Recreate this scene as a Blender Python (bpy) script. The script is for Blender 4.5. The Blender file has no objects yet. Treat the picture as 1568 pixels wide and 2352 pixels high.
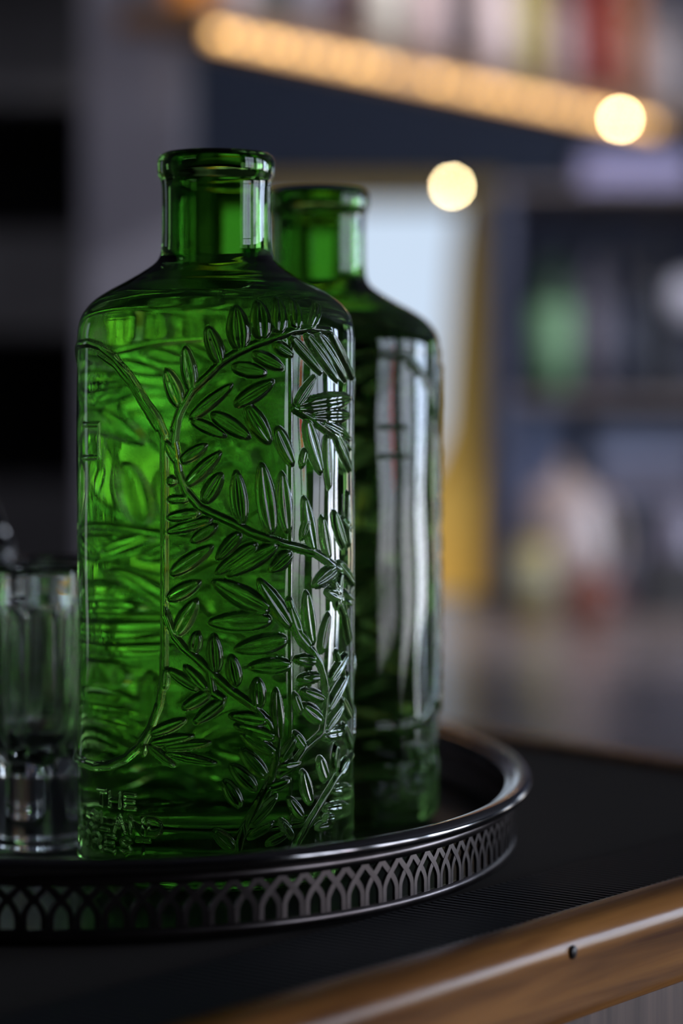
import bpy, bmesh, math, random
import numpy as np
from mathutils import Vector, Matrix

random.seed(7)
PI = math.pi
F = 85.0 / 36.0 * 2352          # focal length in pixels of the 1568x2352 frame
HZ = 1020.0                     # image row of the horizon
Z0 = 1.25                       # eye height above the floor
S = bpy.context.scene
COL = S.collection

# ------------------------------------------------------------------ camera, world, exposure
cam_d = bpy.data.cameras.new('camera')
cam = bpy.data.objects.new('camera', cam_d)
COL.objects.link(cam)
cam.location = (0, 0, Z0)
cam.rotation_euler = (PI / 2, 0, 0)
cam_d.sensor_fit = 'VERTICAL'
cam_d.sensor_height = 36
cam_d.lens = 85
cam_d.shift_y = -(2352 / 2 - HZ) / 2352
cam_d.clip_start = 0.01
cam_d.dof.use_dof = True
cam_d.dof.focus_distance = 0.657
cam_d.dof.aperture_fstop = 5.1
S.camera = cam

world = bpy.data.worlds.new('world')
S.world = world
world.use_nodes = True
world.node_tree.nodes['Background'].inputs[0].default_value = (0.55, 0.6, 0.8, 1)
world.node_tree.nodes['Background'].inputs[1].default_value = 0.12

S.view_settings.view_transform = 'Standard'
S.view_settings.look = 'None'
S.view_settings.gamma = 1
S.view_settings.exposure = 0.0
S.view_settings.use_curve_mapping = False
cy = S.cycles
cy.max_bounces = 20
cy.transmission_bounces = 16
cy.glossy_bounces = 8
cy.diffuse_bounces = 3
cy.transparent_max_bounces = 8
cy.caustics_refractive = True
cy.caustics_reflective = True
cy.blur_glossy = 0.3
cy.sample_clamp_indirect = 6
cy.use_denoising = True

WINDOW_POWER = 10.0

# ------------------------------------------------------------------ helpers
def at(px, py, z):
    """world point seen at pixel (px, py) at distance z"""
    return Vector(((px - 784) / F * z, z, Z0 - (py - HZ) / F * z))

def mat(name, color=(.5, .5, .5), rough=.5, metal=0.0, emit=None, power=0.0, coat=0.0, spec=.5,
        trans=0.0, ior=1.5):
    m = bpy.data.materials.new(name)
    m.use_nodes = True
    b = m.node_tree.nodes['Principled BSDF']
    b.inputs['Base Color'].default_value = (*color, 1)
    b.inputs['Roughness'].default_value = rough
    b.inputs['Metallic'].default_value = metal
    b.inputs['Coat Weight'].default_value = coat
    b.inputs['Specular IOR Level'].default_value = spec
    b.inputs['Transmission Weight'].default_value = trans
    b.inputs['IOR'].default_value = ior
    if emit:
        b.inputs['Emission Color'].default_value = (*emit, 1)
        b.inputs['Emission Strength'].default_value = power
    return m

def noise_color(m, c1, c2, scale=(1, 1, 1), nscale=5.0, detail=4, bump=0.0, distortion=0.0, lo=.35, hi=.65):
    nt = m.node_tree
    n, l = nt.nodes, nt.links
    b = n['Principled BSDF']
    tc = n.new('ShaderNodeTexCoord')
    mp = n.new('ShaderNodeMapping')
    mp.inputs['Scale'].default_value = scale
    l.new(tc.outputs['Object'], mp.inputs['Vector'])
    nz = n.new('ShaderNodeTexNoise')
    nz.inputs['Scale'].default_value = nscale
    nz.inputs['Detail'].default_value = detail
    nz.inputs['Distortion'].default_value = distortion
    l.new(mp.outputs[0], nz.inputs['Vector'])
    r = n.new('ShaderNodeValToRGB')
    r.color_ramp.elements[0].position = lo
    r.color_ramp.elements[1].position = hi
    r.color_ramp.elements[0].color = (*c1, 1)
    r.color_ramp.elements[1].color = (*c2, 1)
    l.new(nz.outputs['Fac'], r.inputs[0])
    l.new(r.outputs[0], b.inputs['Base Color'])
    if bump:
        bp = n.new('ShaderNodeBump')
        bp.inputs['Strength'].default_value = bump
        bp.inputs['Distance'].default_value = .002
        l.new(nz.outputs['Fac'], bp.inputs['Height'])
        l.new(bp.outputs[0], b.inputs['Normal'])
    return m

def tag(o, label, cat, group=None, kind=None):
    o['label'] = label
    o['category'] = cat
    if group: o['group'] = group
    if kind: o['kind'] = kind
    return o

def empty(name, loc, rz=0.0):
    o = bpy.data.objects.new(name, None)
    o.empty_display_size = .02
    COL.objects.link(o)
    o.location = loc
    o.rotation_euler = (0, 0, rz)
    return o

def link(name, me, material, parent=None, loc=(0, 0, 0), smooth=False):
    if material is not None and len(me.materials) == 0:
        me.materials.append(material)
    if smooth:
        me.polygons.foreach_set('use_smooth', [True] * len(me.polygons))
    o = bpy.data.objects.new(name, me)
    COL.objects.link(o)
    o.location = loc
    if parent: o.parent = parent
    return o

def bm_obj(name, bm, material, parent=None, loc=(0, 0, 0), smooth=False):
    me = bpy.data.meshes.new(name)
    bmesh.ops.recalc_face_normals(bm, faces=bm.faces)
    bm.to_mesh(me)
    bm.free()
    return link(name, me, material, parent, loc, smooth)

def add_box(bm, x0, x1, y0, y1, z0, z1, bevel=0.0):
    g = bmesh.ops.create_cube(bm, size=1)
    for v in g['verts']:
        v.co = Vector((x0 + (v.co.x + .5) * (x1 - x0), y0 + (v.co.y + .5) * (y1 - y0), z0 + (v.co.z + .5) * (z1 - z0)))
    if bevel:
        es = list({e for v in g['verts'] for e in v.link_edges})
        bmesh.ops.bevel(bm, geom=es, offset=bevel, segments=2, affect='EDGES', profile=.5)

def box(name, x0, x1, y0, y1, z0, z1, m, parent=None, bevel=0.0, smooth=False):
    bm = bmesh.new()
    add_box(bm, x0, x1, y0, y1, z0, z1, bevel)
    return bm_obj(name, bm, m, parent)

def grid_mesh(name, V, nr, nc, wrap=True):
    """V: (nr*nc,3) rows x columns -> quads"""
    r = np.arange(nr - 1)[:, None]
    c = np.arange(nc if wrap else nc - 1)[None, :]
    c2 = (c + 1) % nc
    q = np.stack([r * nc + c, r * nc + c2, (r + 1) * nc + c2, (r + 1) * nc + c], -1).reshape(-1, 4)
    me = bpy.data.meshes.new(name)
    me.vertices.add(len(V))
    me.vertices.foreach_set('co', np.ascontiguousarray(V, dtype=np.float32).ravel())
    me.loops.add(q.size)
    me.loops.foreach_set('vertex_index', q.astype(np.int32).ravel())
    me.polygons.add(len(q))
    me.polygons.foreach_set('loop_start', np.arange(0, q.size, 4, dtype=np.int32))
    me.polygons.foreach_set('loop_total', np.full(len(q), 4, dtype=np.int32))
    me.update(calc_edges=True)
    me.validate()
    me.polygons.foreach_set('use_smooth', np.ones(len(me.polygons), dtype=bool))
    return me

def lathe(name, prof, n=64, rfun=None):
    """prof: list of (r,z); upward profile gives outward normals"""
    a = np.arange(n) * 2 * PI / n
    rows = []
    for r, z in prof:
        rr = np.full(n, max(r, 1e-5))
        if rfun is not None:
            rr = rr * rfun(a, r, z)
        rows.append(np.stack([rr * np.cos(a), rr * np.sin(a), np.full(n, z)], -1))
    return grid_mesh(name, np.concatenate(rows), len(prof), n)

def smooth_prof(pts, step=.0006):
    """piecewise linear profile -> resampled, lightly rounded"""
    p = np.array(pts, float)
    d = np.r_[0, np.cumsum(np.hypot(*np.diff(p, axis=0).T))]
    n = max(3, int(d[-1] / step))
    t = np.linspace(0, d[-1], n)
    q = np.c_[np.interp(t, d, p[:, 0]), np.interp(t, d, p[:, 1])]
    for _ in range(3):
        q[1:-1] = (q[:-2] + 2 * q[1:-1] + q[2:]) / 4
    return q

# ------------------------------------------------------------------ materials
def glass_mat(name, tint, ior=1.5, rough=0.0):
    return mat(name, tint, rough, trans=1.0, ior=ior, spec=.5)

GREEN = glass_mat('green_bottle_glass', (.215, .50, .11), 1.52)
CLEAR = glass_mat('clear_glass', (.96, .98, .97), 1.5)

def liquid_mats():
    w = bpy.data.materials.new('gin_against_glass')
    w.use_nodes = True
    nt = w.node_tree
    nt.nodes.remove(nt.nodes['Principled BSDF'])
    g = nt.nodes.new('ShaderNodeBsdfGlass')
    g.inputs['Roughness'].default_value = 0
    g.inputs['IOR'].default_value = 1.36 / 1.52
    nt.links.new(g.outputs[0], nt.nodes['Material Output'].inputs[0])
    s = glass_mat('gin_surface', (1, 1, 1), 1.36)
    return w, s
GIN_WALL, GIN_TOP = liquid_mats()

SILVER = mat('polished_silver', (.33, .31, .305), .12, 1.0)
SILVER_DULL = mat('tarnished_silver', (.42, .40, .39), .33, 1.0)
noise_color(SILVER_DULL, (.11, .093, .09), (.19, .16, .155), nscale=60)
RUBBER = mat('black_rubber', (.11, .095, .085), .85, spec=.15)
WOOD = mat('varnished_wood', (.3, .13, .04), .27, coat=.0, spec=.32)
noise_color(WOOD, (.13, .042, .010), (.62, .26, .065), scale=(1.2, 22, 22), nscale=6, detail=8, bump=.12, distortion=.6, lo=.3, hi=.7)
DARKWOOD = mat('dark_bar_front_wood', (.07, .035, .02), .5)
noise_color(DARKWOOD, (.09, .05, .035), (.20, .12, .09), scale=(20, 20, 1), nscale=8)
KNOT = mat('dark_knot', (.02, .012, .01), .4)
COUNTER = mat('worn_counter_wood', (.2, .15, .12), .22, coat=.0, spec=.6)
noise_color(COUNTER, (.26, .20, .175), (.40, .31, .27), nscale=3, detail=5, scale=(1, 3, 1), lo=.3, hi=.7)
NAVY = mat('navy_painted_plaster', (.035, .042, .07), .75)
CHAR = mat('charcoal_plaster', (.05, .05, .056), .8)
GREY = mat('grey_plaster', (.13, .125, .145), .8)
noise_color(GREY, (.115, .11, .13), (.145, .14, .16), nscale=2)
BLACKWOOD = mat('black_stained_wood', (.045, .045, .047), .6)
SLATE = mat('slate_painted_wood', (.07, .08, .13), .55)
FLOORM = mat('floor_planks', (.08, .05, .035), .4)
noise_color(FLOORM, (.05, .03, .02), (.11, .07, .045), scale=(1, 10, 1), nscale=3)
CEIL = mat('dark_ceiling_paint', (.05, .05, .06), .9)
OCHRE = mat('ochre_paint', (.50, .31, .06), .5)

def sky_pane(name, power, low=(.95, .78, .55), high=(.70, .82, 1.0), z_lo=-.2, z_hi=.25):
    """daylight seen through a window pane: bluish white above, warmer street below"""
    m = bpy.data.materials.new(name)
    m.use_nodes = True
    nt = m.node_tree
    nt.nodes.remove(nt.nodes['Principled BSDF'])
    e = nt.nodes.new('ShaderNodeEmission')
    e.inputs['Strength'].default_value = power
    g = nt.nodes.new('ShaderNodeNewGeometry')
    sp = nt.nodes.new('ShaderNodeSeparateXYZ')
    nt.links.new(g.outputs['Position'], sp.inputs[0])
    mr = nt.nodes.new('ShaderNodeMapRange')
    mr.inputs['From Min'].default_value = Z0 + z_lo
    mr.inputs['From Max'].default_value = Z0 + z_hi
    nt.links.new(sp.outputs['Z'], mr.inputs['Value'])
    nz = nt.nodes.new('ShaderNodeTexNoise')
    nz.inputs['Scale'].default_value = 1.6
    nz.inputs['Detail'].default_value = 2
    nt.links.new(g.outputs['Position'], nz.inputs['Vector'])
    ad = nt.nodes.new('ShaderNodeMath')
    ad.operation = 'MULTIPLY_ADD'
    ad.inputs[1].default_value = .5
    nt.links.new(nz.outputs['Fac'], ad.inputs[0])
    nt.links.new(mr.outputs[0], ad.inputs[2])
    r = nt.nodes.new('ShaderNodeValToRGB')
    r.color_ramp.elements[0].position = .2
    r.color_ramp.elements[1].position = 1.1 if False else 1.0
    r.color_ramp.elements[0].color = (*low, 1)
    r.color_ramp.elements[1].color = (*high, 1)
    nt.links.new(ad.outputs[0], r.inputs[0])
    nt.links.new(r.outputs[0], e.inputs['Color'])
    nt.links.new(e.outputs[0], nt.nodes['Material Output'].inputs[0])
    return m
PANE_SIDE = sky_pane('daylight_side_pane', WINDOW_POWER * 1.8, low=(.80, .84, .92), high=(.62, .76, 1.0))
PANE_NEAR = sky_pane('daylight_blind_pane', WINDOW_POWER * .55, low=(.80, .80, .86), high=(.70, .80, 1.0))
PANE_LEFT = sky_pane('daylight_left_pane', WINDOW_POWER * .10, low=(.80, .80, .86), high=(.70, .80, 1.0))
PANE_END = sky_pane('daylight_end_pane', WINDOW_POWER * .36)
PANE_DOOR = sky_pane('daylight_door_pane', 1.0, low=(.95, .86, .74), high=(.62, .75, .92), z_lo=-.4, z_hi=.3)
PANE_RED = mat('daylit_red_film', (.3, .02, .02), .3, emit=(1, .10, .08), power=4.5)  # emission stands in for daylight coming through a red window film

# ------------------------------------------------------------------ the room
def structure(o):
    o['kind'] = 'structure'
    return o

structure(box('floor', -4, 11, -3, 10, -.1, 0, FLOORM))
structure(box('ceiling', -4, 11, -3, 10, 2.9, 3.0, CEIL))
bm = bmesh.new()
add_box(bm, -3.2, -3.0, -3, 3.2, 0, 2.9); add_box(bm, -3.2, -3.0, 3.8, 10, 0, 2.9)
add_box(bm, -3.2, -3.0, 3.2, 3.8, 0, .8); add_box(bm, -3.2, -3.0, 3.2, 3.8, 2.1, 2.9)
structure(bm_obj('wall_left', bm, CHAR))
structure(box('wall_front', -3.2, 6, -3.2, -3, 0, 2.9, CHAR))

# end wall at 8 m with a doorway and two windows, all real openings
def wall_boxes(bm, spans, y0, y1, x_lo, x_hi):
    x = x_lo
    for a, b, z0, z1 in spans:
        add_box(bm, x, a, y0, y1, 0, 2.9)
        if z0 > 0.01: add_box(bm, a, b, y0, y1, 0, z0)
        add_box(bm, a, b, y0, y1, z1, 2.9)
        x = b
    add_box(bm, x, x_hi, y0, y1, 0, 2.9)

DX0, DX1, DTOP = -.27, .455, Z0 + .80
bm = bmesh.new()
wall_boxes(bm, [(DX0, DX1, 0, DTOP), (3.05, 3.65, .35, 2.2), (4.75, 5.6, .35, 2.2)], 8.0, 8.2, -3.0, 9.6)
structure(bm_obj('wall_back', bm, NAVY))

door = empty('door_1', (0, 8.0, 0))
structure(door)
for nm, a in (('jamb', (DX0 - .07, DX0, -.05, .2, 0, DTOP + .065)), ('jamb', (DX1, DX1 + .07, -.05, .2, 0, DTOP + .065)),
              ('lintel', (DX0, DX1, -.05, .2, DTOP, DTOP + .065))):
    box(nm, *a, OCHRE, door, bevel=.005)
box('door_pane', DX0, DX1, .16, .165, 0, DTOP, PANE_DOOR, door)
m_cloth = bpy.data.materials.new('ochre_curtain_cloth')
m_cloth.use_nodes = True
nt = m_cloth.node_tree
nt.nodes.remove(nt.nodes['Principled BSDF'])
tl = nt.nodes.new('ShaderNodeBsdfTranslucent')
tl.inputs[0].default_value = (.80, .50, .12, 1)
df = nt.nodes.new('ShaderNodeBsdfDiffuse')
df.inputs[0].default_value = (.5, .32, .07, 1)
mx = nt.nodes.new('ShaderNodeMixShader')
mx.inputs[0].default_value = .15
nt.links.new(tl.outputs[0], mx.inputs[1]); nt.links.new(df.outputs[0], mx.inputs[2])
nt.links.new(mx.outputs[0], nt.nodes['Material Output'].inputs[0])
def cloth(name, edge, parent, x_right, zs):
    """hanging cloth with folds; edge(z) gives its free left edge"""
    nz, nx = 40, 48
    V = []
    for i in range(nz):
        z = zs[0] + (zs[1] - zs[0]) * i / (nz - 1)
        xl = edge(z)
        for j in range(nx):
            t = j / (nx - 1)
            V.append((xl + (x_right - xl) * t, .05 + .012 * math.sin(t * 26), z))
    return link(name, grid_mesh(name, np.array(V), nz, nx, wrap=False), m_cloth, parent)
def cedge(z):
    h = z - Z0
    pts = [(-1.25, DX0), (-.16, DX0), (-.10, .28), (0.05, .335), (.6, .37), (.85, .40)]
    return float(np.interp(h, [p[0] for p in pts], [p[1] for p in pts]))
cloth('curtain', cedge, door, DX1 - .004, (.02, DTOP - .01))

def window(name, x0, x1, z0, z1, pane_m, loc, rz, nx=2, nz=3, red=False, bar_t=.012):
    w = empty(name, loc, rz)
    structure(w)
    t = .05
    for nm, a in (('sill', (x0 - .03, x1 + .03, -.08, .1, z0 - .03, z0)), ('frame', (x0, x0 + t, 0, .08, z0, z1)),
                  ('frame', (x1 - t, x1, 0, .08, z0, z1)), ('frame', (x0 + t, x1 - t, 0, .08, z1 - t, z1)),
                  ('frame', (x0 + t, x1 - t, 0, .08, z0, z0 + t))):
        box(nm, *a, BLACKWOOD, w, bevel=.004)
    for i in range(1, nx):
        x = x0 + (x1 - x0) * i / nx
        box('mullion', x - .02, x + .02, .01, .06, z0 + t, z1 - t, BLACKWOOD, w)
    for i in range(1, nz):
        z = z0 + (z1 - z0) * i / nz
        box('glazing_bar', x0 + t, x1 - t, .012, .058, z - bar_t, z + bar_t, BLACKWOOD, w)
    for i in range(nx):
        for j in range(nz):
            a = x0 + (x1 - x0) * i / nx; b = x0 + (x1 - x0) * (i + 1) / nx
            c = z0 + (z1 - z0) * j / nz; d = z0 + (z1 - z0) * (j + 1) / nz
            box('pane', a, b, .062, .066, c, d, PANE_RED if (red and i == nx - 1 and j == 1) else pane_m, w)
    return w
window('window_1', 3.05, 3.65, .35, 2.2, PANE_END, (0, 8.05, 0), 0, 2, 5, bar_t=.03)
window('window_2', 4.75, 5.6, .35, 2.2, PANE_END, (0, 8.05, 0), 0, 2, 5, bar_t=.03)

# side wall: runs parallel to the bar (direction 37 degrees right of the view) 2 m off to the right
BD = Vector((.6, .8, 0))
BR = math.atan2(.8, .6)                     # heading of the bar direction
SW = 2.1
sw_org = Vector((.8, -.6, 0)) * SW          # point of the side wall nearest the camera
# local x = along the bar direction, local y = outward (left is towards the room)
def side(u, z=0): return sw_org + BD * u + Vector((0, 0, z))
WR = [(.85, 1.90, Z0 - .30, 2.15), (2.25, 3.6, Z0 - .45, 2.15), (4.2, 5.6, Z0 - .6, 2.15), (6.2, 7.8, Z0 - .7, 2.15)]
bm = bmesh.new()
wall_boxes(bm, WR, 0, .2, -3.0, 11.5)
ws = bm_obj('wall_right', bm, NAVY)
ws.scale = (1, -1, 1)
ws.location = sw_org
ws.rotation_euler = (0, 0, BR)
structure(ws)
for k, (a, b, c, d) in enumerate(WR):
    w = window('window_%d' % (k + 3), a, b, c, d, PANE_NEAR if k < 2 else PANE_SIDE, sw_org, BR, 2 if k else 3, 3)
    if k == 0:
        box('red_film', 1.63, 1.77, .055, .061, Z0 - .01, Z0 + .15, PANE_RED, w)
    w.scale = (1, -1, 1)

window('window_7', 3.2, 3.8, .8, 2.1, PANE_LEFT, (-3.05, 0, 0), PI / 2, 2, 2)
# unseen spotlights added to brighten the back of the bar, above the picture
def spotlight(loc, target, watts, color, size, label):
    e = empty('added_fill_spot', loc)
    tag(e, label, 'lamp', 'added fill spotlights above the back counter')
    d = (Vector(target) - Vector(loc)).normalized()
    rot = d.to_track_quat('-Z', 'Y').to_euler()
    hm = mat('fill_spot_housing', (.03, .03, .03), .4, .5)
    h = link('housing', lathe('housing', [(.0001, .09), (.035, .09), (.045, .06), (.045, -.02), (.041, -.02), (.041, .05), (.0001, .055)], 32), hm, e)
    h.rotation_euler = rot
    box('stem', -.008, .008, -.008, .008, .05, 2.9 - loc[2], hm, e)
    L = bpy.data.lights.new('fill_spot_lamp', 'SPOT')
    L.energy = watts; L.color = color; L.spot_size = math.radians(size); L.spot_blend = .7; L.shadow_soft_size = .03
    lo = bpy.data.objects.new('fill_spot_lamp', L); COL.objects.link(lo); lo.parent = e
    lo.rotation_euler = rot
spotlight((.75, 1.9, 2.6), (.48, 3.65, 1.1), 72, (.80, .85, 1.0), 75, 'added fill spotlight brightening the hutch, unseen above the picture')
spotlight((.9, 2.1, 2.6), (.3, 3.3, 1.85), 27, (1.0, .88, .80), 70, 'added fill spotlight brightening the shelf bottles, unseen above the picture')
spotlight((-.7, 1.8, 2.6), (-.35, 3.6, 1.1), 45, (.86, .84, 1.0), 60, 'added fill spotlight brightening the grey pillar, unseen above the picture')
# grey pillar and the dark cabinet on the left
GP = empty('pillar', at(318, 1020, 3.35))
GP.location.z = 0
structure(GP); GP.name = 'trim_1'
box('pillar_shaft', -.072, .072, -.06, .06, 0, 2.9, GREY, GP, bevel=.01)
box('pillar_foot', -.085, .085, -.072, .072, 0, .12, GREY, GP, bevel=.006)

cab = empty('shelf_cabinet', (-.66, 3.9, 0))
tag(cab, 'tall black shelving cabinet at left of the grey pillar', 'cabinet')
box('side_panel', -.36, -.34, -.2, .2, 0, 2.6, BLACKWOOD, cab)
box('side_panel', .30, .32, -.2, .2, 0, 2.6, BLACKWOOD, cab)
box('back_panel', -.34, .30, .18, .2, 0, 2.6, BLACKWOOD, cab)
CABSHELF = mat('dusty_black_shelf', (.03, .029, .03), .6)
for z in (.3, .75, Z0 + .187, Z0 + .54, 2.3):
    box('shelf', -.34, .30, -.2, .18, z - .018, z + .018, CABSHELF, cab, bevel=.003)

# ------------------------------------------------------------------ the bar in front
HM = Z0 - .1240                       # top of the rubber mat
HB = Z0 - .1280                       # bar top under the mat
P0 = Vector((.0980, .6955, 0))         # near edge of the mat
NB = Vector((.8, -.6, 0))             # outward from the bar, to the lower right
def bar(u, w, z): return P0 + BD * u + NB * w + Vector((0, 0, z))
U0, U1 = -1.1, .125                   # mat end meets the right moulding
CORN = bar(U1 + .06, 0, 0)
FD = Vector((-.57, .82, 0))           # direction of the far edge of the bar
bt = empty('bar_counter', (P0.x, P0.y, 0))
tag(bt, 'wooden bar with rounded varnished edge, black mat and silver tray on it', 'bar')
def prism(name, pts, z0, z1, m, parent, rel=None, bevel=0):
    bm = bmesh.new()
    o = rel if rel else Vector((0, 0, 0))
    lo = [bm.verts.new((p.x - o.x, p.y - o.y, z0)) for p in pts]
    hi = [bm.verts.new((p.x - o.x, p.y - o.y, z1)) for p in pts]
    bm.faces.new(lo[::-1]); bm.faces.new(hi)
    for i in range(len(pts)):
        j = (i + 1) % len(pts)
        bm.faces.new((lo[i], lo[j], hi[j], hi[i]))
    if bevel:
        es = [e for e in bm.edges if e.verts[0] in hi and e.verts[1] in hi]
        bmesh.ops.bevel(bm, geom=es, offset=bevel, segments=3, affect='EDGES', profile=.5)
    return bm_obj(name, bm, m, parent)
A0 = bar(U0, 0, 0); A1 = bar(.24, 0, 0)
# far edge through the seen points, extended left-away
Q = Vector((.2045, .819, 0))
B1 = Q.copy(); B2 = Q + FD * .80; B3 = bar(U0, 0, 0) + Vector((-.8, .6, 0)) * .9
poly = [A0, B1, B2, B3]
prism('bar_top', poly, HB - .02, HB, DARKWOOD, bt, P0)
prism('bar_front', [p + (Vector((.1, -.3, 0)) * 0) for p in [bar(U0, .0105, 0), bar(.40, .0105, 0), B2 + Vector((.01, 0, 0)), B3]], 0, HB - .0205, DARKWOOD, bt, P0)

def sweep(name, prof, u0, u1, origin, direc, outward, m, parent, n=60, rel=None):
    """sweep profile (w,z) along a straight line with slight unevenness"""
    V = []
    k = len(prof)
    for i in range(n):
        u = u0 + (u1 - u0) * i / (n - 1)
        for w, z in prof:
            jj = .0004 * math.sin(u * 37 + w * 90)
            p = origin + direc * u + outward * (w + jj)
            V.append((p.x - rel.x, p.y - rel.y, z))
    me = grid_mesh(name, np.array(V), n, k, wrap=False)
    return link(name, me, m, parent)
mold = []
mz = HM + .0005
mold += [(0.0, HB - .002), (0.0, mz - .001), (.0012, mz + .0003), (.005, mz + .0003), (.008, mz - .0001)]
for i in range(13):
    a = PI / 2 - (PI / 2 + .10) * i / 12
    mold.append((.0085 + .0064 * math.cos(a), mz - .0066 + .0064 * math.sin(a)))
mold += [(.0132, mz - .024), (.0118, mz - .0262), (.008, mz - .0268)]
sw = sweep('rounded_edge', smooth_prof(mold, .0012).tolist(), U0, .40, P0, BD, NB, WOOD, bt, 90, P0)
# grain should run along the edge: texture is in object space, rotated with the bar
for o in (sw,):
    o.data.transform(Matrix.Rotation(-BR, 4, 'Z'))
    o.rotation_euler = (0, 0, BR)
far_prof = [(0, HB - .002), (0, mz - .001), (.004, mz + .001), (.016, mz + .001), (.026, mz - .003), (.030, mz - .012), (.028, mz - .03)]
FN = Vector((.82, .57, 0))
fe = sweep('far_edge', smooth_prof(far_prof, .0012).tolist(), -.05, .85, Q, FD, FN, WOOD, bt, 60, P0)
kn = lathe('knot', [(0, 0.0006), (.0022, .0005), (.0031, 0.0), (.0033, -.001)], 20)
knp = at(1318, 2188, .6194)
ko = link('knot', kn, KNOT, bt)
ko.location = (knp.x - P0.x, knp.y - P0.y, knp.z)
ko.rotation_euler = NB.to_track_quat('Z', 'Y').to_euler()
ko.scale = (.5, .55, .5)
ko['label'] = 'dark round knot in the wood'

mt = empty('bar_mat', (P0.x, P0.y, HB))
tag(mt, 'black rubber bar mat with ribbed border under the silver tray', 'bar mat')
def mp(u, w): return P0 + BD * u + NB * w
mpoly = [mp(U0, -.001), Q + Vector((-.002, 0, 0)), Q + FD * .79, B3 + Vector((.01, .01, 0))]
prism('mat_sheet', mpoly, 0, .0030, RUBBER, mt, P0)
RIBM = mat('worn_black_rubber', (.11, .11, .115), .55, spec=.4)
bm = bmesh.new()
u = -.40
while u < .25:
    g = []
    for du in (0, .0015):
        for w in (.0004, -.034):
            for z in (.003, .0042):
                p = mp(u + du + .0015 * 0, w) - P0
                g.append(bm.verts.new((p.x, p.y, z)))
    a = g
    for f in ((0, 1, 3, 2), (4, 6, 7, 5), (0, 4, 5, 1), (2, 3, 7, 6), (1, 5, 7, 3)):
        bm.faces.new([a[i] for i in f])
    u += .0031
rb = bm_obj('ribs', bm, RIBM, mt)
rb['kind'] = 'stuff'
# ------------------------------------------------------------------ the bottles
D1 = .690
CX1 = (497 - 784) / F * D1
R1 = D1 * math.sin(math.atan(318 / F)) * .998
HBASE = -.1213                         # foot of the bottles relative to the eye

def cyl(px, py):
    """pixel -> (angle, height relative to the eye) on the near bottle's wall"""
    kx = (px - 784) / F
    # |t*(kx,1) - (CX1,D1)| = R1
    A = kx * kx + 1; B = -2 * (kx * CX1 + D1); C = CX1 ** 2 + D1 ** 2 - R1 ** 2
    disc = B * B - 4 * A * C
    if disc < 0: disc = 0
    t = (-B - math.sqrt(disc)) / (2 * A)
    x, z = t * kx - CX1, t - D1
    return math.atan2(x, -z), (HZ - py) / F * t

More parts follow.
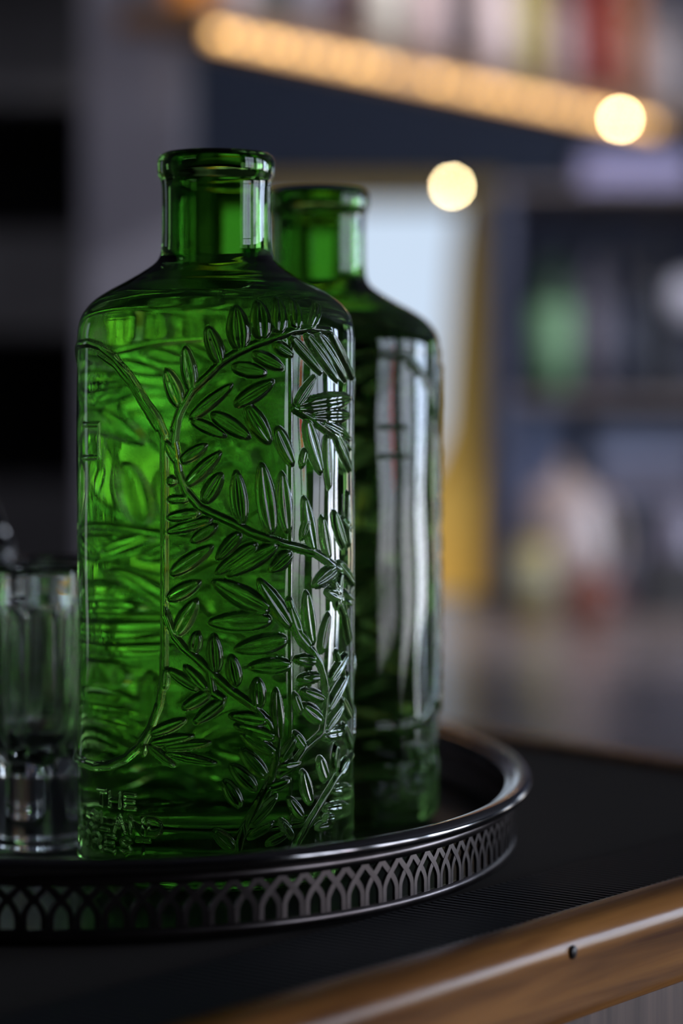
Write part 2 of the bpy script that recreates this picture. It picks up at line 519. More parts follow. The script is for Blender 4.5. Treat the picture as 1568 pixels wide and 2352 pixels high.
LEAVES = [  # base x, base y, tip x, tip y, width (pixels)
 (416,936,382,847,36),(442,900,425,795,32),(507,838,476,749,34),(552,806,543,702,48),(601,784,599,688,46),
 (637,770,650,680,36),(677,760,688,682,32),(708,757,746,692,26),
 (436,963,534,882,26),(532,842,612,858,32),(579,811,650,847,30),(628,789,672,818,26),(538,932,628,874,34),
 (565,932,619,1020,40),(485,949,574,1007,34),(440,965,520,1003,24),(632,980,672,1070,34),
 (663,771,738,861,22),(698,766,775,878,24),(723,763,793,878,24),(755,763,807,875,20),(675,936,723,862,24),
 (675,937,803,914,34),(710,957,801,954,28),(735,970,802,1012,24),(701,962,735,1089,40),(747,997,753,1125,28),
 (767,997,802,1084,28),
 (413,1062,476,1020,26),(427,1116,507,1038,30),(467,1156,509,1085,34),(556,1205,541,1080,34),
 (623,1228,599,1063,42),(659,1225,645,1083,36),(407,1065,380,1010,18),(382,1103,409,1107,20),
 (436,1147,382,1147,18),(462,1178,382,1190,24),(489,1192,382,1223,24),(498,1205,438,1246,26),
 (552,1223,498,1286,30),(590,1248,494,1319,32),(636,1250,520,1322,36),(668,1268,619,1312,34),
 (719,1268,695,1140,34),(753,1286,735,1184,30),(788,1259,762,1172,28),(797,1259,794,1125,22),
 (770,1304,717,1344,30),(805,1384,744,1357,30),(392,1320,489,1254,32),(384,1377,462,1335,32),
 (619,1404,487,1333,46),(667,1442,592,1330,36),(623,1424,478,1429,42),(404,1460,453,1375,36),
 (659,1469,538,1491,42),(668,1527,570,1531,34),(445,1500,453,1449,28),(496,1545,489,1455,32),
 (543,1576,529,1504,30),(592,1629,590,1556,36),(639,1705,632,1580,30),(458,1585,384,1536,22),
 (478,1589,422,1527,22),(485,1589,418,1629,26),(516,1607,445,1661,28),(380,1585,384,1530,16),
 (346,1687,429,1652,24),(346,1708,445,1690,22),(375,1719,485,1705,20),(378,1728,498,1754,18),
 (342,1710,402,1761,18),(331,1703,331,1737,16),(614,1656,525,1643,28),(632,1696,538,1665,28),
 (632,1732,552,1683,30),(610,1786,552,1719,32),(587,1815,529,1754,30),(552,1853,514,1790,28),
 (538,1951,491,1904,26),(605,1812,666,1790,26),(641,1750,677,1692,26),(574,1897,636,1826,22),
 (632,1762,690,1752,22),(600,1840,623,1800,18),(570,1925,628,1888,18),
 (717,1482,701,1357,36),(735,1500,753,1406,32),(726,1518,674,1513,22),(735,1554,683,1558,22),
 (744,1607,690,1585,24),(739,1656,690,1618,32),(748,1634,797,1542,28),(744,1679,786,1616,26),
 (735,1690,790,1679,24),(753,1567,795,1500,28),(690,1469,664,1390,26),(712,1490,674,1440,24),
 (712,1848,692,1768,30),(748,1795,730,1737,32),(768,1775,770,1705,24),(775,1780,797,1740,24),
 (739,1857,795,1848,18),(739,1880,766,1876,16),(757,1815,803,1808,18),(695,1880,659,1830,22),
 (721,1900,766,1888,16),(672,1925,640,1880,20),(610,1940,660,1915,18),(790,1420,762,1330,24),
 (800,1480,785,1400,24),(770,1400,780,1310,20),(806,1340,772,1290,22),(700,1030,690,1075,18),
 (705,1190,690,1240,20),(802,1220,780,1190,20),(803,1650,780,1600,22),(805,1720,785,1660,22),
 (690,1640,672,1590,20),(700,1720,672,1680,20),
]
STEMS = [
 [(400,985),(407,963),(416,940),(442,896),(476,865),(507,833),(538,813),(579,793),(610,782),(641,771),(672,760),(708,755),(755,760)],
 [(672,937),(713,962),(747,988),(770,1003),(800,1030)],
 [(407,963),(400,1016),(404,1036),(411,1085),(427,1129),(458,1165),(494,1183),(534,1201),(574,1223),(619,1239),(650,1250),(668,1254),(721,1268),(770,1304),(797,1321),(806,1340)],
 [(378,1400),(400,1460),(422,1487),(458,1518),(489,1549),(529,1585),(579,1620),(614,1656),(636,1700),(632,1750),(623,1786),(596,1839),(565,1893),(552,1928),(545,1960)],
 [(482,1550),(488,1590),(510,1605)],
 [(664,1380),(690,1469),(717,1496),(735,1527),(746,1567),(748,1600),(746,1634),(739,1683),(699,1719),(668,1763),(640,1780)],
 [(668,1960),(686,1928),(712,1884),(744,1830),(770,1786),(797,1750),(806,1735)],
 [(770,1500),(790,1560),(806,1640)],
 [(346,1674),(331,1703)],
]
PANEL = [(190,790),(205,787),(230,795),(262,822),(300,868),(335,925),(362,965),(376,1000),(378,1100),(378,1300),(378,1500),(376,1560),(366,1620),(346,1674),(318,1718),(288,1743),(253,1757),(217,1760),(195,1752)]

NT, NH = 1000, 540
TH = (np.arange(NT) * 2 * PI / NT) - PI
z_hi, z_lo = .047, HBASE + .004
HH = np.linspace(z_lo, z_hi, NH)
H = np.zeros((NH, NT))

def window_idx(t0, t1, h0, h1):
    i0 = np.searchsorted(HH, h0); i1 = np.searchsorted(HH, h1)
    j = np.arange(int(math.floor((t0 + PI) / (2 * PI) * NT)), int(math.ceil((t1 + PI) / (2 * PI) * NT)) + 1)
    return max(0, i0), min(NH, i1), j

def stamp(p0, p1, hw, amp, kind='leaf'):
    """p0,p1 = (theta,h); hw = half width in m"""
    s0, s1 = p0[0] * R1, p1[0] * R1
    L = math.hypot(s1 - s0, p1[1] - p0[1])
    if L < 1e-5: return
    dx, dy = (s1 - s0) / L, (p1[1] - p0[1]) / L
    m = hw * 1.3 + .0005
    i0, i1, j = window_idx((min(s0, s1) - m) / R1, (max(s0, s1) + m) / R1, min(p0[1], p1[1]) - m, max(p0[1], p1[1]) + m)
    if i1 <= i0: return
    ss = (j * 2 * PI / NT - PI)[None, :] * R1
    hh = HH[i0:i1][:, None]
    a = ((ss - s0) * dx + (hh - p0[1]) * dy) / L
    d = (ss - s0) * dy * -1 + (hh - p0[1]) * dx
    if kind == 'leaf':
        t = np.clip(a, 0, 1)
        w = hw * np.sin(PI * t ** .85) ** .55 + 1e-6
        rho = np.abs(d) / w
        ok = (a > 0) & (a < 1) & (rho < 1)
        v = amp * np.sqrt(np.clip(1 - rho ** 2.4, 0, 1)) * (1 - .28 * np.exp(-(rho / .32) ** 2))
        v = v * np.clip(np.minimum(a, 1 - a) * L / .0012, 0, 1) ** .5
        v = np.where(ok, v, 0)
    else:
        t = np.clip(a, 0, 1)
        dd = np.hypot(d, (a - t) * L) / hw
        v = np.where(dd < 1, amp * np.sqrt(np.clip(1 - dd ** 2, 0, 1)), 0)
    jj = j % NT
    H[i0:i1][:, jj] = np.maximum(H[i0:i1][:, jj], v)

def sprig(shift, flip=False, amp=1.0):
    for x0, y0, x1, y1, w in LEAVES:
        p, q = cyl(x0, y0), cyl(x1, y1)
        hw = w / 2 / 8300
        if p[0] > 1.0 or q[0] > 1.0: hw *= 1.25
        if flip: p, q = (-p[0], p[1]), (-q[0], q[1])
        stamp((p[0] + shift, p[1]), (q[0] + shift, q[1]), hw * 1.08, .00130 * amp)
    for st in STEMS:
        pts = [cyl(*s) for s in st]
        for p, q in zip(pts[:-1], pts[1:]):
            if flip: p, q = (-p[0], p[1]), (-q[0], q[1])
            stamp((p[0] + shift, p[1]), (q[0] + shift, q[1]), .00100, .0010 * amp, 'tube')
sprig(0)
TC = math.radians(-68)                       # centre of the plain panel
sprig(math.radians(113), amp=.40)
sprig(2 * TC, flip=True, amp=.42)
# plain arched panel: clear the relief inside, then draw its raised border
pan = [cyl(*p) for p in PANEL]
pin = pan[1:-1][::-1]
th_r = np.interp(HH, [p[1] for p in pin], [p[0] for p in pin])
top_h, bot_h = pan[1][1], pan[-2][1]
half = th_r - TC
for i in range(NH):
    if bot_h <= HH[i] <= top_h:
        inside = np.abs((TH - TC + PI) % (2 * PI) - PI) < half[i]
        H[i, inside] = 0
    elif HH[i] < bot_h:
        inside = np.abs((TH - TC + PI) % (2 * PI) - PI) < math.radians(52)
        H[i, inside] = 0
# re-stamp the small fan of leaves that crosses the lower corner
for x0, y0, x1, y1, w in LEAVES:
    if x0 < 385 and y0 > 1680:
        stamp(cyl(x0, y0), cyl(x1, y1), w / 2 / 8300, .0010)
for k in (0, 1):
    for p, q in zip(pan[:-1], pan[1:]):
        if k: p, q = (2 * TC - p[0], p[1]), (2 * TC - q[0], q[1])
        stamp(p, q, .0011, .0007, 'tube')
stamp(pan[0], (2 * TC - pan[0][0], pan[0][1]), .0011, .0007, 'tube')
stamp(pan[-1], (2 * TC - pan[-1][0], pan[-1][1]), .0011, .0007, 'tube')
p = [cyl(225, 812), cyl(262, 838), cyl(300, 884), cyl(335, 942), cyl(360, 985)]
for a, b in zip(p[:-1], p[1:]): stamp(a, b, .0006, .0005, 'tube')
# small moulded square low on the panel's upper left
for a, b in (((190,975),(226,975)),((226,975),(228,1050)),((228,1050),(190,1052))):
    stamp(cyl(*a), cyl(*b), .0006, .0003, 'tube')
# mould seam
for sd in (0, PI):
    s = cyl(667, 1200)[0] + sd
    stamp((s, z_lo), (s, .036), .0004, .00028, 'tube')
# lettering
GL = {'T': [((0,1),(1,1)),((.5,1),(.5,0))], 'H': [((0,0),(0,1)),((1,0),(1,1)),((0,.5),(1,.5))],
 'E': [((0,0),(0,1)),((0,1),(.9,1)),((0,.5),(.8,.5)),((0,0),(.9,0))], 'I': [((.5,0),(.5,1))],
 'L': [((0,1),(0,0)),((0,0),(.9,0))], 'A': [((0,0),(.5,1)),((.5,1),(1,0)),((.2,.38),(.8,.38))],
 'N': [((0,0),(0,1)),((0,1),(1,0)),((1,0),(1,1))],
 'D': [((0,0),(0,1)),((0,1),(.5,1)),((.5,1),(.9,.8)),((.9,.8),(1,.5)),((1,.5),(.9,.2)),((.9,.2),(.5,0)),((.5,0),(0,0))],
 'F': [((0,0),(0,1)),((0,1),(.9,1)),((0,.5),(.8,.5))],
 'O': [((.5,1),(.12,.82)),((.12,.82),(0,.5)),((0,.5),(.12,.18)),((.12,.18),(.5,0)),((.5,0),(.88,.18)),((.88,.18),(1,.5)),((1,.5),(.88,.82)),((.88,.82),(.5,1))],
 'R': [((0,0),(0,1)),((0,1),(.6,1)),((.6,1),(.9,.78)),((.9,.78),(.6,.5)),((.6,.5),(0,.5)),((.5,.5),(1,0))],
 'S': [((.95,.85),(.5,1)),((.5,1),(.1,.8)),((.1,.8),(.3,.55)),((.3,.55),(.8,.42)),((.8,.42),(.95,.2)),((.95,.2),(.5,0)),((.5,0),(.05,.15))]}
for word, xr, yb, yt in (('THE', 313, 1859, 1827), ('ISLAND', 370, 1919, 1883), ('FOREST', 343, 1966, 1931)):
    th_end, hb = cyl(xr, yb)
    ht = cyl(xr, yt)[1]
    cw, pitch = .0040, .0058
    for k, ch in enumerate(reversed(word)):
        s1 = th_end * R1 - k * pitch
        s0 = s1 - cw
        for a, b in GL[ch]:
            stamp(((s0 + a[0] * cw) / R1, hb + a[1] * (ht - hb)), ((s0 + b[0] * cw) / R1, hb + b[1] * (ht - hb)), .00046, .00072, 'tube')

# slight unevenness of hand-blown looking glass
TT, HG = np.meshgrid(TH, HH)
H += .00010 * np.sin(TT * 3 + HG * 70) + .00006 * np.sin(TT * 7 - HG * 130)
fade = np.clip((HH - z_lo) / .004, 0, 1) * np.clip((z_hi - HH) / .004, 0, 1)
H *= fade[:, None]

SC = 8048.0
SIL = [(790,R1),(772,.03945),(757,.0393),(744,.0390),(733,.0386),(722,.0380),(712,.0371),(699,.0358),(688,.0342),(677,.0322),(665,.0297),(655,.0272),(643,.0246),(632,.0222),
       (620,.0199),(610,.0181),(600,.0168),(590,.0161),(576,.0157),(560,.0155),(520,.0154),(470,.0154),(430,.0155),(417,.0157),(409,.0162),
       (406,.0166),(400,.01675),(385,.0168),(368,.01675),(362,.0165),(358,.0158)]
SIL = [((HZ - y) / SC, r) for y, r in SIL]
def outer_r(h):
    base = HBASE
    if h < SIL[0][0]:
        if h < base + .004:
            t = 1 - (h - base) / .004
            return R1 - .004 * (1 - math.sqrt(max(0, 1 - t * t)))
        return R1
    return float(np.interp(h, [a for a, _ in SIL], [b for _, b in SIL]))
rows_r, rows_h = [], []
disp_rows = []
rows_r += [.0001, .012, .024, .031, R1 - .0042]; rows_h += [HBASE + .003, HBASE + .003, HBASE + .0026, HBASE + .001, HBASE]
for t in (.25, .5, .75): rows_r.append(outer_r(HBASE + .004 * t ** 1.5)); rows_h.append(HBASE + .004 * t ** 1.5)
nbase = len(rows_r)
oh = smooth_prof([(outer_r(h), h) for h in np.linspace(.026, SIL[-1][0], 260)], .0006)
for i in range(NH):
    h = HH[i]
    if h < .027: r = R1 if h > HBASE + .004 else outer_r(h)
    else: r = float(np.interp(h, oh[:, 1], oh[:, 0]))
    rows_r.append(r); rows_h.append(h)
top = oh[oh[:, 1] > z_hi + .0003]
rows_r += top[:, 0].tolist(); rows_h += top[:, 1].tolist()
LIQ = .0415
h_top = rows_h[-1]
inner = [(rows_r[-1] - .0008, h_top + .0005), (.0142, h_top + .0003), (.0134, h_top - .0006), (.0129, h_top - .003), (.0128, .056)]
for h in np.linspace(.0545, LIQ, 26):
    inner.append((max(.0128, outer_r(h) - .0030), h))
inn = smooth_prof(inner, .0008)
inn[-1] = (inner[-1][0], LIQ)
rows_r += inn[:, 0].tolist(); rows_h += inn[:, 1].tolist()
rr = np.array(rows_r)[:, None] * np.ones(NT)[None, :]
hh = np.array(rows_h)[:, None] * np.ones(NT)[None, :]
rr[nbase:nbase + NH] += H
# faint wobble in neck
X = rr * np.sin(TH)[None, :]; Y = -rr * np.cos(TH)[None, :]
V = np.stack([X, Y, hh - HBASE], -1).reshape(-1, 3)
body_me = grid_mesh('glass_body', V, len(rows_r), NT)
body_me.materials.append(GREEN)

liq = [(.0001, HBASE + .015), (.020, HBASE + .0145), (.030, HBASE + .0155), (.0345, HBASE + .018), (R1 - .0036, HBASE + .023), (R1 - .0033, HBASE + .030), (R1 - .0033, .022)]
for h in np.linspace(.0235, LIQ, 26): liq.append((max(.0128, outer_r(h) - .0030-.0003*max(0,(.0415-h)/.018)), h))
lp = smooth_prof(liq, .0012); lp[-1] = (inn[-1][0], LIQ)
lp = [(a, b - HBASE) for a, b in lp]
liq_me = lathe('liquid', lp + [(lp[-1][0] * .7, lp[-1][1]), (lp[-1][0] * .3, lp[-1][1]), (.0001, lp[-1][1])], 250)
liq_me.materials.append(GIN_WALL); liq_me.materials.append(GIN_TOP)
ntop = 250 * 3
mi = np.zeros(len(liq_me.polygons), dtype=np.int32); mi[-ntop:] = 1
liq_me.polygons.foreach_set('material_index', mi)
sm = np.ones(len(mi), dtype=bool); sm[-ntop:] = False
liq_me.polygons.foreach_set('use_smooth', sm)

def gin_bottle(x, y, rz, label):
    e = empty('glass_bottle', (x, y, Z0 + HBASE), rz)
    tag(e, label, 'bottle', 'green embossed bottles on the tray')
    link('glass_body', body_me, None, e)
    link('liquid', liq_me, None, e)['label'] = 'clear liquid filled up to the shoulder'
    return e
gin_bottle(CX1, D1, 0, 'nearer green glass bottle with sharp embossed leafy sprigs and open neck')
D2 = .79
gin_bottle((730 - 784) / F * D2, D2, math.radians(99), 'green glass bottle standing behind, its plain panel turned right')

# ------------------------------------------------------------------ silver tray
TCX, TCY, TA, TB = -.126, .848, .2645, .1690
tphi = math.atan2(.929, -.369)
HT = Z0 - .1240
tray = empty('serving_tray', (TCX, TCY, HT), tphi)
tag(tray, 'oval silver tray with rolled rim and pierced arched gallery, holding the bottles', 'tray')
def ell(t, off): return Vector(((TA + off) * math.cos(t), (TB + off) * math.sin(t), 0))
def ering(name, prof, m, n=240):
    V = []
    for off, z in prof:
        for i in range(n):
            p = ell(2 * PI * i / n, off)
            V.append((p.x, p.y, z))
    return link(name, grid_mesh(name, np.array(V), len(prof), n), m, tray)
INS = -.0052
TRAYF = mat('dark_tray_floor', (.022, .021, .022), .42, .0, spec=.35)
ering('tray_floor', [(-.168, .0015), (-.12, .0015), (-.06, .0015), (INS - .006, .0015), (INS - .002, .0022), (INS, .0032), (INS + .0002, .0004), (INS - .004, .0001), (-.06, .0001), (-.168, .0001)], TRAYF)
zt = .0188
rim = [(INS - .0022, zt - .0018), (INS - .0024, zt + .0012)]
for i in range(17):
    a = PI - PI * 1.45 * i / 16
    rim.append((-.0025 + .0034 * math.cos(a), zt + .0008 + .0023 * math.sin(a)))
rim += [(INS + .0006, zt - .0012), (INS + .0004, zt - .0024), (INS - .0006, zt - .0024), (INS - .0022, zt - .0018)]
ering('rim', smooth_prof(rim, .0006).tolist(), SILVER, 320)
band = [(INS - .0007, .0008), (INS + .0007, .0008), (INS + .0007, .0036), (INS - .0007, .0036), (INS - .0007, .0008)]
ering('gallery_base', band, SILVER_DULL)
ering('gallery_top', [(a, .0144 if z < .002 else .0172) for a, z in band], SILVER_DULL)
# interlaced arches: one strip per arch, each spanning two bays
per = 0; N0 = 3000; cum = [0]; pv = ell(0, INS)
for i in range(1, N0 + 1):
    q = ell(2 * PI * i / N0, INS); per += (q - pv).length; cum.append(per); pv = q
NA = int(round(per / .0067)); bay = per / NA
zb, zspr, ztop = .0034, .0064, .0150
def arch_mesh():
    bm = bmesh.new()
    hw = .00080
    pts = [(-bay + hw, zb)]
    K = 24
    for i in range(K + 1):
        q = -1 + 2 * i / K                  # -1 left spring, 0 apex, 1 right spring
        t = 1 - abs(q)
        pts.append((math.copysign((bay - hw) * math.cos(PI / 2 * t) ** 1.6, q) if i != K // 2 else 0, zspr + (ztop - zspr) * (.85 * t + .15 * math.sin(PI / 2 * t))))
    pts += [(bay - hw, zb)]
    th = .00045
    prev = None; rings = []
    for i, (x, z) in enumerate(pts):
        a = pts[max(0, i - 1)]; b = pts[min(len(pts) - 1, i + 1)]
        tx, tz = b[0] - a[0], b[1] - a[1]; L = math.hypot(tx, tz); tx /= L; tz /= L
        nx, nz = -tz, tx
        sag = -x * x / (2 * .17)
        rings.append([bm.verts.new((x + s * nx * hw * .9, sag + y * th, z + s * nz * hw * 1.12)) for s, y in ((-1, -1), (1, -1), (1, 1), (-1, 1))])
    for r0, r1 in zip(rings[:-1], rings[1:]):
        for k in range(4):
            bm.faces.new((r0[k], r0[(k + 1) % 4], r1[(k + 1) % 4], r1[k]))
    bmesh.ops.recalc_face_normals(bm, faces=bm.faces)
    me = bpy.data.meshes.new('gallery_arch')
    bm.to_mesh(me); bm.free()
    me.materials.append(SILVER_DULL)
    return me
am = arch_mesh()
for k in range(NA):
    t = 2 * PI * np.interp(k * bay, cum, np.arange(N0 + 1)) / N0
    p = ell(t, INS)
    tg = Vector((-(TA + INS) * math.sin(t), (TB + INS) * math.cos(t), 0)).normalized()
    o = link('gallery_arch', am, None, tray, (p.x, p.y, 0))
    o.rotation_euler = (0, 0, math.atan2(-tg.y, -tg.x) if False else math.atan2(tg.y, tg.x) + PI)
    # small offset so neighbours interlace instead of coinciding
    nrm = Vector((tg.y, -tg.x, 0)) * (.00006 if k % 2 else -.00006)
    o.location += nrm

# ------------------------------------------------------------------ shot glasses at the left
def shot_glass(px, z, label, rr0=.0148, hgt=.0855):
    x = (px - 784) / F * z
    e = empty('shot_glass', (x, z, HT + .0017))
    tag(e, label, 'glass', 'clear fluted glasses on the tray')
    nf = 12
    def flute(a, r, zz):
        amt = np.clip((zz - .024) / .006, 0, 1) * np.clip((.0735 - zz) / .003, 0, 1)
        return 1 + .085 * amt * (np.abs(np.sin(a * nf / 2)) - .6) if r > .010 else np.ones_like(a)
    h = hgt
    outer = [(.0001, .0006), (.011, .0), (.0138, .0004), (.0148, .002), (.0146, .010), (.0143, .022), (.0150, .026), (.0156, .035),
             (.0154, .05), (.0150, .065), (.0148, .0735), (.0151, .076), (.0150, .083), (.0146, h), (.0139, h)]
    inner = [(.0133, h - .001), (.0131, .075), (.0129, .06), (.0127, .045), (.0120, .036), (.0098, .0305), (.0062, .0272), (.0025, .0258), (.0001, .0256)]
    k = rr0 / .0148
    pr = smooth_prof([(a * k, b) for a, b in outer + inner], .0007)
    me = lathe('glass_wall', pr.tolist(), 144, lambda a, r, zz: flute(a, r, zz))
    link('glass_wall', me, CLEAR, e)
    return e
shot_glass(84, .735, 'clear fluted shot glass left of the near green bottle')
shot_glass(-118, .775, 'clear fluted shot glass cut by the left picture edge')
shot_glass(150, .80, 'clear fluted shot glass behind, half hidden by the near green bottle', .0145)

# small cruet with teardrop stopper beyond, at the left edge
cx = (-14 - 784) / F * .90
cr = empty('glass_cruet', (cx, .90, HT + .0017))
tag(cr, 'small clear glass cruet with teardrop stopper at the left picture edge', 'cruet')
link('flask', lathe('flask', smooth_prof([(.0001, 0), (.016, 0), (.018, .003), (.018, .03), (.014, .045), (.006, .055), (.0055, .070), (.008, .073), (.006, .0735), (.0042, .072), (.0042, .055), (.012, .043), (.016, .03), (.016, .004), (.0001, .003)], .001).tolist(), 64), CLEAR, cr)
link('stopper', lathe('stopper', smooth_prof([(.0001, .066), (.0038, .066), (.0040, .074), (.0065, .077), (.0075, .081), (.0062, .086), (.0035, .092), (.0015, .098), (.0001, .101)], .0008).tolist(), 48), CLEAR, cr)

# ------------------------------------------------------------------ back counter, reflecting
HC = Z0 - .235
bc = empty('back_counter', (.3, 2.6, 0))
tag(bc, 'glossy greyish brown back counter beyond the bar', 'counter')
box('counter_top', -.58, 1.6, -1.0, 1.2, HC - .04, HC, COUNTER, bc, bevel=.006)
box('counter_base', -.55, 1.55, -.9, 1.15, 0, HC - .04, BLACKWOOD, bc)

# ------------------------------------------------------------------ hanging shelf with warm light strip
LED0 = at(478, 72, 2.92); 
HS = LED0.z
def shp(u, v): return Vector((LED0.x, LED0.y, 0)) + BD * u + Vector((-.8, .6, 0)) * v
LEN = 1.35
sh = empty('hanging_shelf', (LED0.x, LED0.y, HS), BR)
tag(sh, 'long wooden wall shelf with warm light strip under its front edge', 'shelf')
SHELFM = mat('brown_shelf_wood', (.16, .085, .04), .5)
box('shelf_board', -.02, LEN + .6, -.012, .13, .010, .036, SHELFM, sh, bevel=.002)
BRK = mat('dark_iron', (.02, .02, .02), .4, .8)
for u in (.0, .65, 1.3, 1.9):
    box('hanger_rod', u - .005, u + .005, .115, .125, .036, 2.9 - HS, BRK, sh)
LEDM = mat('warm_led_strip', (.2, .2, .2), .5, emit=(1.0, .50, .125), power=1.5)
ls = box('light_strip', 0, 1.08, -.010, -.002, -.012, .004, LEDM, sh)
ls['label'] = 'glowing amber light strip'
LEDB = mat('warm_led', (.2, .2, .2), .5, emit=(1.0, .55, .16), power=6.5)
for k in range(28):
    if k in (10, 11, 21): continue
    u = .006 + k * .0385 + random.uniform(-.010, .010)
    box('led', u, u + (.012 if k in (0, 1, 3, 7, 12) else .006), -.014, -.010, -.006, .001, LEDB, sh)
BULB = mat('warm_bulb', (.3, .3, .3), .4, emit=(1.0, .80, .42), power=110)
def bulb(px, py, z, label, r=.0085, top=None, power=BULB):
    p = at(px, py, z)
    e = empty('hanging_bulb', p)
    tag(e, label, 'lamp')
    link('bulb', lathe('bulb', [(r * math.cos(a), r * math.sin(a)) for a in np.linspace(-PI / 2, PI / 2, 12)], 24), power, e)
    box('socket', -.005, .005, -.005, .005, r * .9, r * .9 + .02, BRK, e)
    box('cord', -.001, .001, -.001, .001, r * .9 + .02, (top or 2.9) - p.z, BRK, e)
    return e
u_t = .62
bulb(1038, 428, 3.18, 'small glowing round bulb above the bright doorway', .0035, HS + .010)
bulb(1424, 274, 3.60, 'small warm bulb at right end of the light strip', .0045, HS + .010,
     mat('soft_bulb', (.3, .3, .3), .4, emit=(1.0, .66, .30), power=130))

def lathe_bottle(name, loc, h, r, glass, lab, cap, label, group, neck=.28, cat='bottle', bodyfrac=.62):
    e = empty(name, loc)
    tag(e, label, cat, group)
    hb = h * bodyfrac
    link('bottle_body', lathe('bottle_body', smooth_prof([(.0001, 0), (r * .95, 0), (r, .004), (r, hb), (r * .8, hb + h * .06), (r * neck * 1.15, hb + h * .14), (r * neck, h * .95), (.0001, h * .95)], .004).tolist(), 28), glass, e)
    if lab:
        link('paper_label', lathe('paper_label', [(r * 1.0, hb * .12), (r * 1.012, hb * .12), (r * 1.012, hb * .88), (r * 1.0, hb * .88)], 28), lab, e)
    link('cap', lathe('cap', [(r * neck * 1.1, h * .86), (r * neck * 1.25, h * .865), (r * neck * 1.25, h), (.0001, h)], 20), cap, e)
    return e
def cm(name, c, rough=.35): return mat(name, c, rough, coat=.3)
row = [ # px centre, width m, body colour, label colour, words
 (437, .060, (.75, .26, .03), None, 'amber liqueur bottle at the left shelf end'),
 (530, .062, (.35, .30, .30), (.75, .62, .60), 'bottle with pale pink label, second from left on the shelf'),
 (600, .050, (.05, .07, .05), (.16, .17, .15), 'dark olive bottle beside the pale pink one on the shelf'),
 (690, .072, (.10, .08, .09), (.30, .26, .27), 'bottle with dull grey label on the lit shelf'),
 (775, .050, (.05, .015, .015), (.10, .03, .03), 'dark maroon bottle on the lit shelf'),
 (868, .066, (.55, .48, .36), (.85, .75, .60), 'cream labelled bottle left of the pinkish one on the shelf'),
 (975, .056, (.45, .30, .28), (.85, .62, .56), 'pinkish labelled bottle left of the dark gap on the shelf'),
 (1120, .074, (.50, .38, .36), (.85, .66, .60), 'wide pink beige bottle at the middle of the shelf'),
 (1208, .050, (.50, .38, .08), (.62, .50, .16), 'yellow bottle beside the wide pink beige one'),
 (1282, .052, (.30, .14, .12), (.52, .34, .32), 'rose bottle with brown neck left of the red bottle'),
 (1365, .054, (.32, .03, .02), (.36, .05, .035), 'dark red bottle on the shelf'),
 (1440, .056, (.36, .13, .06), (.42, .18, .10), 'rust brown bottle right of the red bottle'),
 (1522, .060, (.30, .25, .25), (.50, .42, .40), 'grey rose bottle near the right picture edge'),
]
for k, (px, w, c, lc, words) in enumerate(row):
    # distance where this column meets the shelf line
    kx = (px - 784) / F
    # point on shelf centre line: LED0 + BD*u + inward .12 -> x = kx*y
    ox, oy = LED0.x - .8 * .06, LED0.y + .6 * .06
    u = (kx * oy - ox) / (.6 - kx * .8)
    if u < .015: u = .012
    x, y = ox + .6 * u, oy + .8 * u
    g = cm('shelf_bottle_glass_%d' % k, c, .25)
    lb = cm('shelf_bottle_label_%d' % k, lc, .6) if lc else None
    capm = cm('shelf_bottle_cap_%d' % k, tuple(v * .5 for v in c), .4)
    lathe_bottle('spirit_bottle', (x, y, HS + .036), .26 + .03 * ((k * 7) % 3 - 1), w / 2, g, lb, capm, words, 'spirit bottles on the lit shelf')

# ------------------------------------------------------------------ hutch with clutter on the right
ZH = 3.72
def hx(px, z=ZH): return (px - 784) / F * z
def hz(py, z=ZH): return Z0 - (py - HZ) / F * z
hut = empty('back_bar_hutch', (0, ZH, 0))
tag(hut, 'slate painted back bar hutch with bottles on its shelf, right of the bright doorway', 'shelving unit')
HL, HR = hx(1118), hx(1960)
box('side_panel', HL, HL + .02, -.26, .06, HC, hz(480), SLATE, hut, bevel=.002)
box('side_panel', HR, HR + .02, -.26, .06, HC, hz(480), SLATE, hut, bevel=.002)
box('back_panel', HL + .02, HR, .05, .06, HC, hz(480), SLATE, hut)
SH2 = mat('grey_brown_shelf', (.15, .12, .11), .45)
box('shelf', HL + .02, HR, -.24, .05, hz(935), hz(915), SH2, hut, bevel=.002)
box('top_board', HL - .005, HR + .025, -.26, .06, hz(480), hz(465), SH2, hut, bevel=.002)

ZS = ZH - .12
def stand(px, py, z=ZS): return Vector((hx(px, z), z, hz(py, z)))
TOPZ = hz(915); TOP2 = hz(465)
def on(px, zsurf, z=ZS): return Vector((hx(px, z), z, zsurf))
MG = cm('pale_green_glass', (.20, .42, .20), .3)
lathe_bottle('liqueur_bottle', on(1268, TOPZ), .235, .031, cm('green_liqueur_glass', (.025, .06, .03)), cm('green_liqueur_label', (.22, .42, .22), .6), cm('black_cap', (.01, .01, .01)), 'dark bottle with pale green label on the hutch shelf', 'bottles on the hutch shelf', .3, bodyfrac=.66)
lathe_bottle('liqueur_bottle', on(1362, TOPZ), .25, .028, cm('violet_grey_glass', (.06, .055, .075)), cm('violet_grey_label', (.12, .11, .14), .6), cm('dark_cap_a', (.02, .02, .03)), 'dim violet grey bottle right of the green labelled one', 'bottles on the hutch shelf')
lathe_bottle('liqueur_bottle', on(1432, TOPZ), .21, .027, cm('blue_black_glass', (.02, .025, .045)), cm('blue_black_label', (.05, .06, .09), .6), cm('dark_cap_b', (.05, .04, .04)), 'short blue black bottle in the middle of the hutch shelf', 'bottles on the hutch shelf')
lathe_bottle('liqueur_bottle', on(1500, TOPZ), .255, .028, cm('near_black_glass', (.012, .013, .018)), None, cm('dark_cap_c', (.1, .1, .12)), 'near black bottle beside the white globe on the shelf', 'bottles on the hutch shelf')
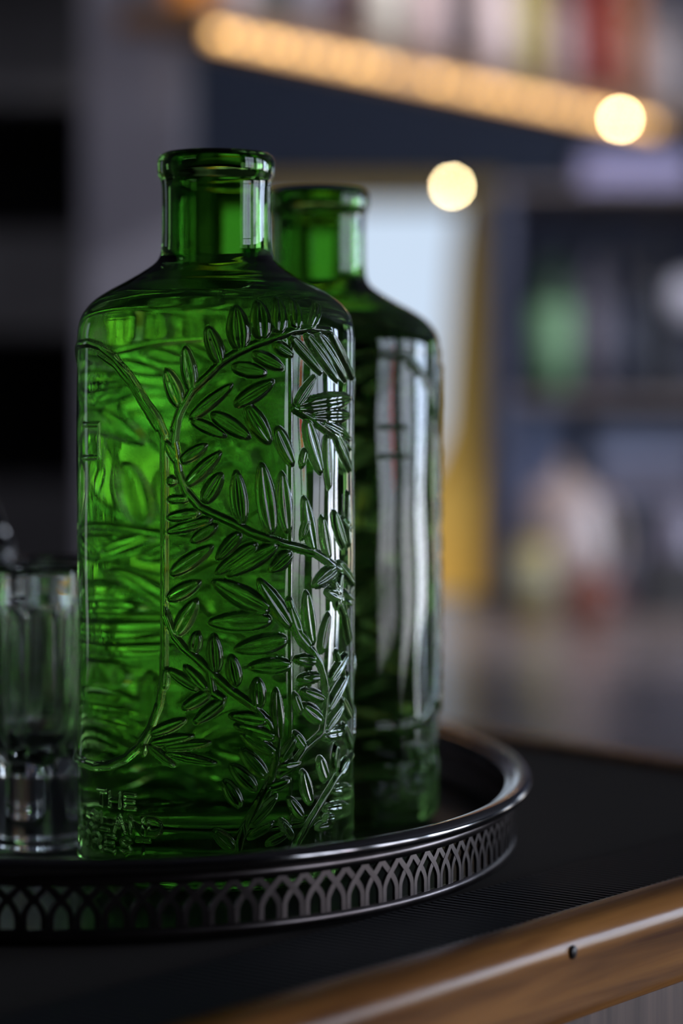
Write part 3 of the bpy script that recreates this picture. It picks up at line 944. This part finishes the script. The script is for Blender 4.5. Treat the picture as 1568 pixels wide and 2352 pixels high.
# white globe at the right edge
gl = empty('globe_jar', on(1582, TOPZ))
tag(gl, 'white round jar cut by the right picture edge', 'jar')
WHT = cm('white_glaze', (.75, .75, .85), .3)
gh = hz(700) - TOPZ
link('jar_foot', lathe('jar_foot', smooth_prof([(.0001, 0), (.025, 0), (.024, .01), (.010, .03), (.010, gh - .03), (.014, gh - .026), (.0001, gh - .02)], .004).tolist(), 28), cm('dark_stand', (.02, .02, .03)), gl)
link('jar_globe', lathe('jar_globe', [(.036 * math.cos(a), gh + .036 * math.sin(a)) for a in np.linspace(-PI / 2, PI / 2, 14)], 28), WHT, gl)
# lavender linens on the upper shelf, folded
ln = empty('folded_linen', on(1450, TOP2))
tag(ln, 'stack of folded lavender linen on the upper hutch shelf', 'linen')
LAV = mat('lavender_cloth', (.42, .40, .62), .9)
for k in range(3):
    box('linen_layer', -.085 + .003 * k, .085 - .002 * k, -.06, .06, .018 * k + .0005, .018 * (k + 1), LAV, ln, bevel=.007)

# counter clutter, in front of the hutch
HCZ = HC
def onc(px, z): return Vector(((px - 784) / F * z, z, HCZ))
ZC = 3.45
def towel(name, px, z, w, d, h, m, label, cat='towel', n=3):
    e = empty(name, onc(px, z)); tag(e, label, cat)
    for k in range(n):
        box('fold', -w / 2 + .004 * k, w / 2 - .003 * k, -d / 2, d / 2, h / n * k + .0005, h / n * (k + 1), m, e, bevel=h / n * .35)
    return e
# box with pale blue lid
def crate(name, px, z, w, h, m1, m2, label, cat='box'):
    e = empty(name, onc(px, z)); tag(e, label, cat)
    box('box_body', -w / 2, w / 2, -.05, .05, 0, h * .8, m1, e, bevel=.003)
    box('lid', -w / 2 - .004, w / 2 + .004, -.054, .054, h * .8, h, m2, e, bevel=.003)
    return e
crate('storage_box', 1232, 3.62, .075, .285, cm('slate_blue_card', (.10, .12, .20), .7), cm('pale_blue_card', (.20, .24, .36), .7), 'tall slate blue box at the left foot of the hutch')
crate('storage_box', 1475, 3.62, .15, .265, cm('blue_grey_card', (.13, .13, .18), .7), cm('pale_blue_lid', (.32, .36, .50), .7), 'wide box with pale blue lid under the hutch shelf')
# bowl of pale citrus / rounded items: beige gourd-like teapot
def pot(px, z, r, h, m, label, name='teapot', zoff=0.0):
    e = empty(name, onc(px, z) + Vector((0, 0, zoff))); tag(e, label, 'pot')
    link('pot_body', lathe('pot_body', smooth_prof([(.0001, 0), (r * .6, 0), (r, h * .45), (r * .85, h * .8), (r * .4, h * .93), (.0001, h * .94)], .004).tolist(), 28), m, e)
    link('lid_knob', lathe('lid_knob', [(r * .12, h * .93), (r * .16, h * .98), (r * .1, h * 1.03), (.0001, h * 1.05)], 16), m, e)
    bm = bmesh.new(); K = 14; rings = []
    for i in range(K + 1):
        a = -PI / 2 + PI * i / K
        c = Vector((r * .8 + r * .5 * math.cos(a), 0, h * .5 + h * .3 * math.sin(a)))
        rings.append([bm.verts.new(c + Vector((math.cos(a) * math.cos(b) * r * .08, math.sin(b) * r * .08, math.sin(a) * math.cos(b) * r * .08))) for b in (0, PI / 2, PI, 3 * PI / 2)])
    for p, q in zip(rings[:-1], rings[1:]):
        for k in range(4): bm.faces.new((p[k], p[(k + 1) % 4], q[(k + 1) % 4], q[k]))
    bm_obj('handle', bm, m, e, smooth=True)
    return e
pot(1292, 3.30, .060, .205, cm('pink_beige_glaze', (.42, .33, .30), .4), 'tall pink beige pot on the back counter')
lathe_bottle('mustard_jar', onc(1222, 3.18), .125, .028, cm('mustard_glass', (.40, .29, .05)), cm('mustard_label', (.34, .32, .18), .6), cm('dark_lid', (.10, .09, .08)), 'small mustard yellow jar on the back counter', None, .7, 'jar', .8)
pot(1352, 3.12, .034, .075, cm('red_brown_clay', (.19, .055, .03), .5), 'small red brown clay pot beside the yellow jar', 'clay_pot')
# potted plant
pl = empty('potted_plant', onc(1420, 3.50)); tag(pl, 'dark green potted plant under the hutch shelf', 'plant')
link('plant_pot', lathe('plant_pot', smooth_prof([(.0001, 0), (.024, 0), (.034, .075), (.037, .08), (.037, .09), (.031, .09), (.0001, .085)], .003).tolist(), 24), cm('grey_pot', (.16, .15, .18), .6), pl)
LEAFM = mat('dark_green_leaf', (.012, .07, .028), .45)
lm = None
for k in range(20):
    if lm is None:
        V = []
        for i in range(9):
            t = i / 8; w = .012 * math.sin(PI * t ** .8) + .0004
            for s in (-1, 0, 1): V.append((s * w, t * .075, .030 * t - .045 * t * t - abs(s) * -.003))
        lm = grid_mesh('leaf', np.array(V), 9, 3, wrap=False)
        lm.materials.append(LEAFM)
    o = link('leaf', lm, None, pl, (0, 0, .088))
    o.rotation_euler = (random.uniform(.1, 1.2), 0, k * 2.4)
# black bowl and grey lavender jar to the right
crate('black_box', 1545, 3.38, .075, .078, BLACKWOOD, BLACKWOOD, 'small black box on the counter at right picture edge')
lathe_bottle('stone_jar', onc(1556, 3.50), .155, .036, cm('lavender_stoneware', (.25, .23, .30)), None, cm('jar_lid', (.18, .17, .22)), 'lavender grey stoneware jar behind the black box', None, .75, 'jar', .8)
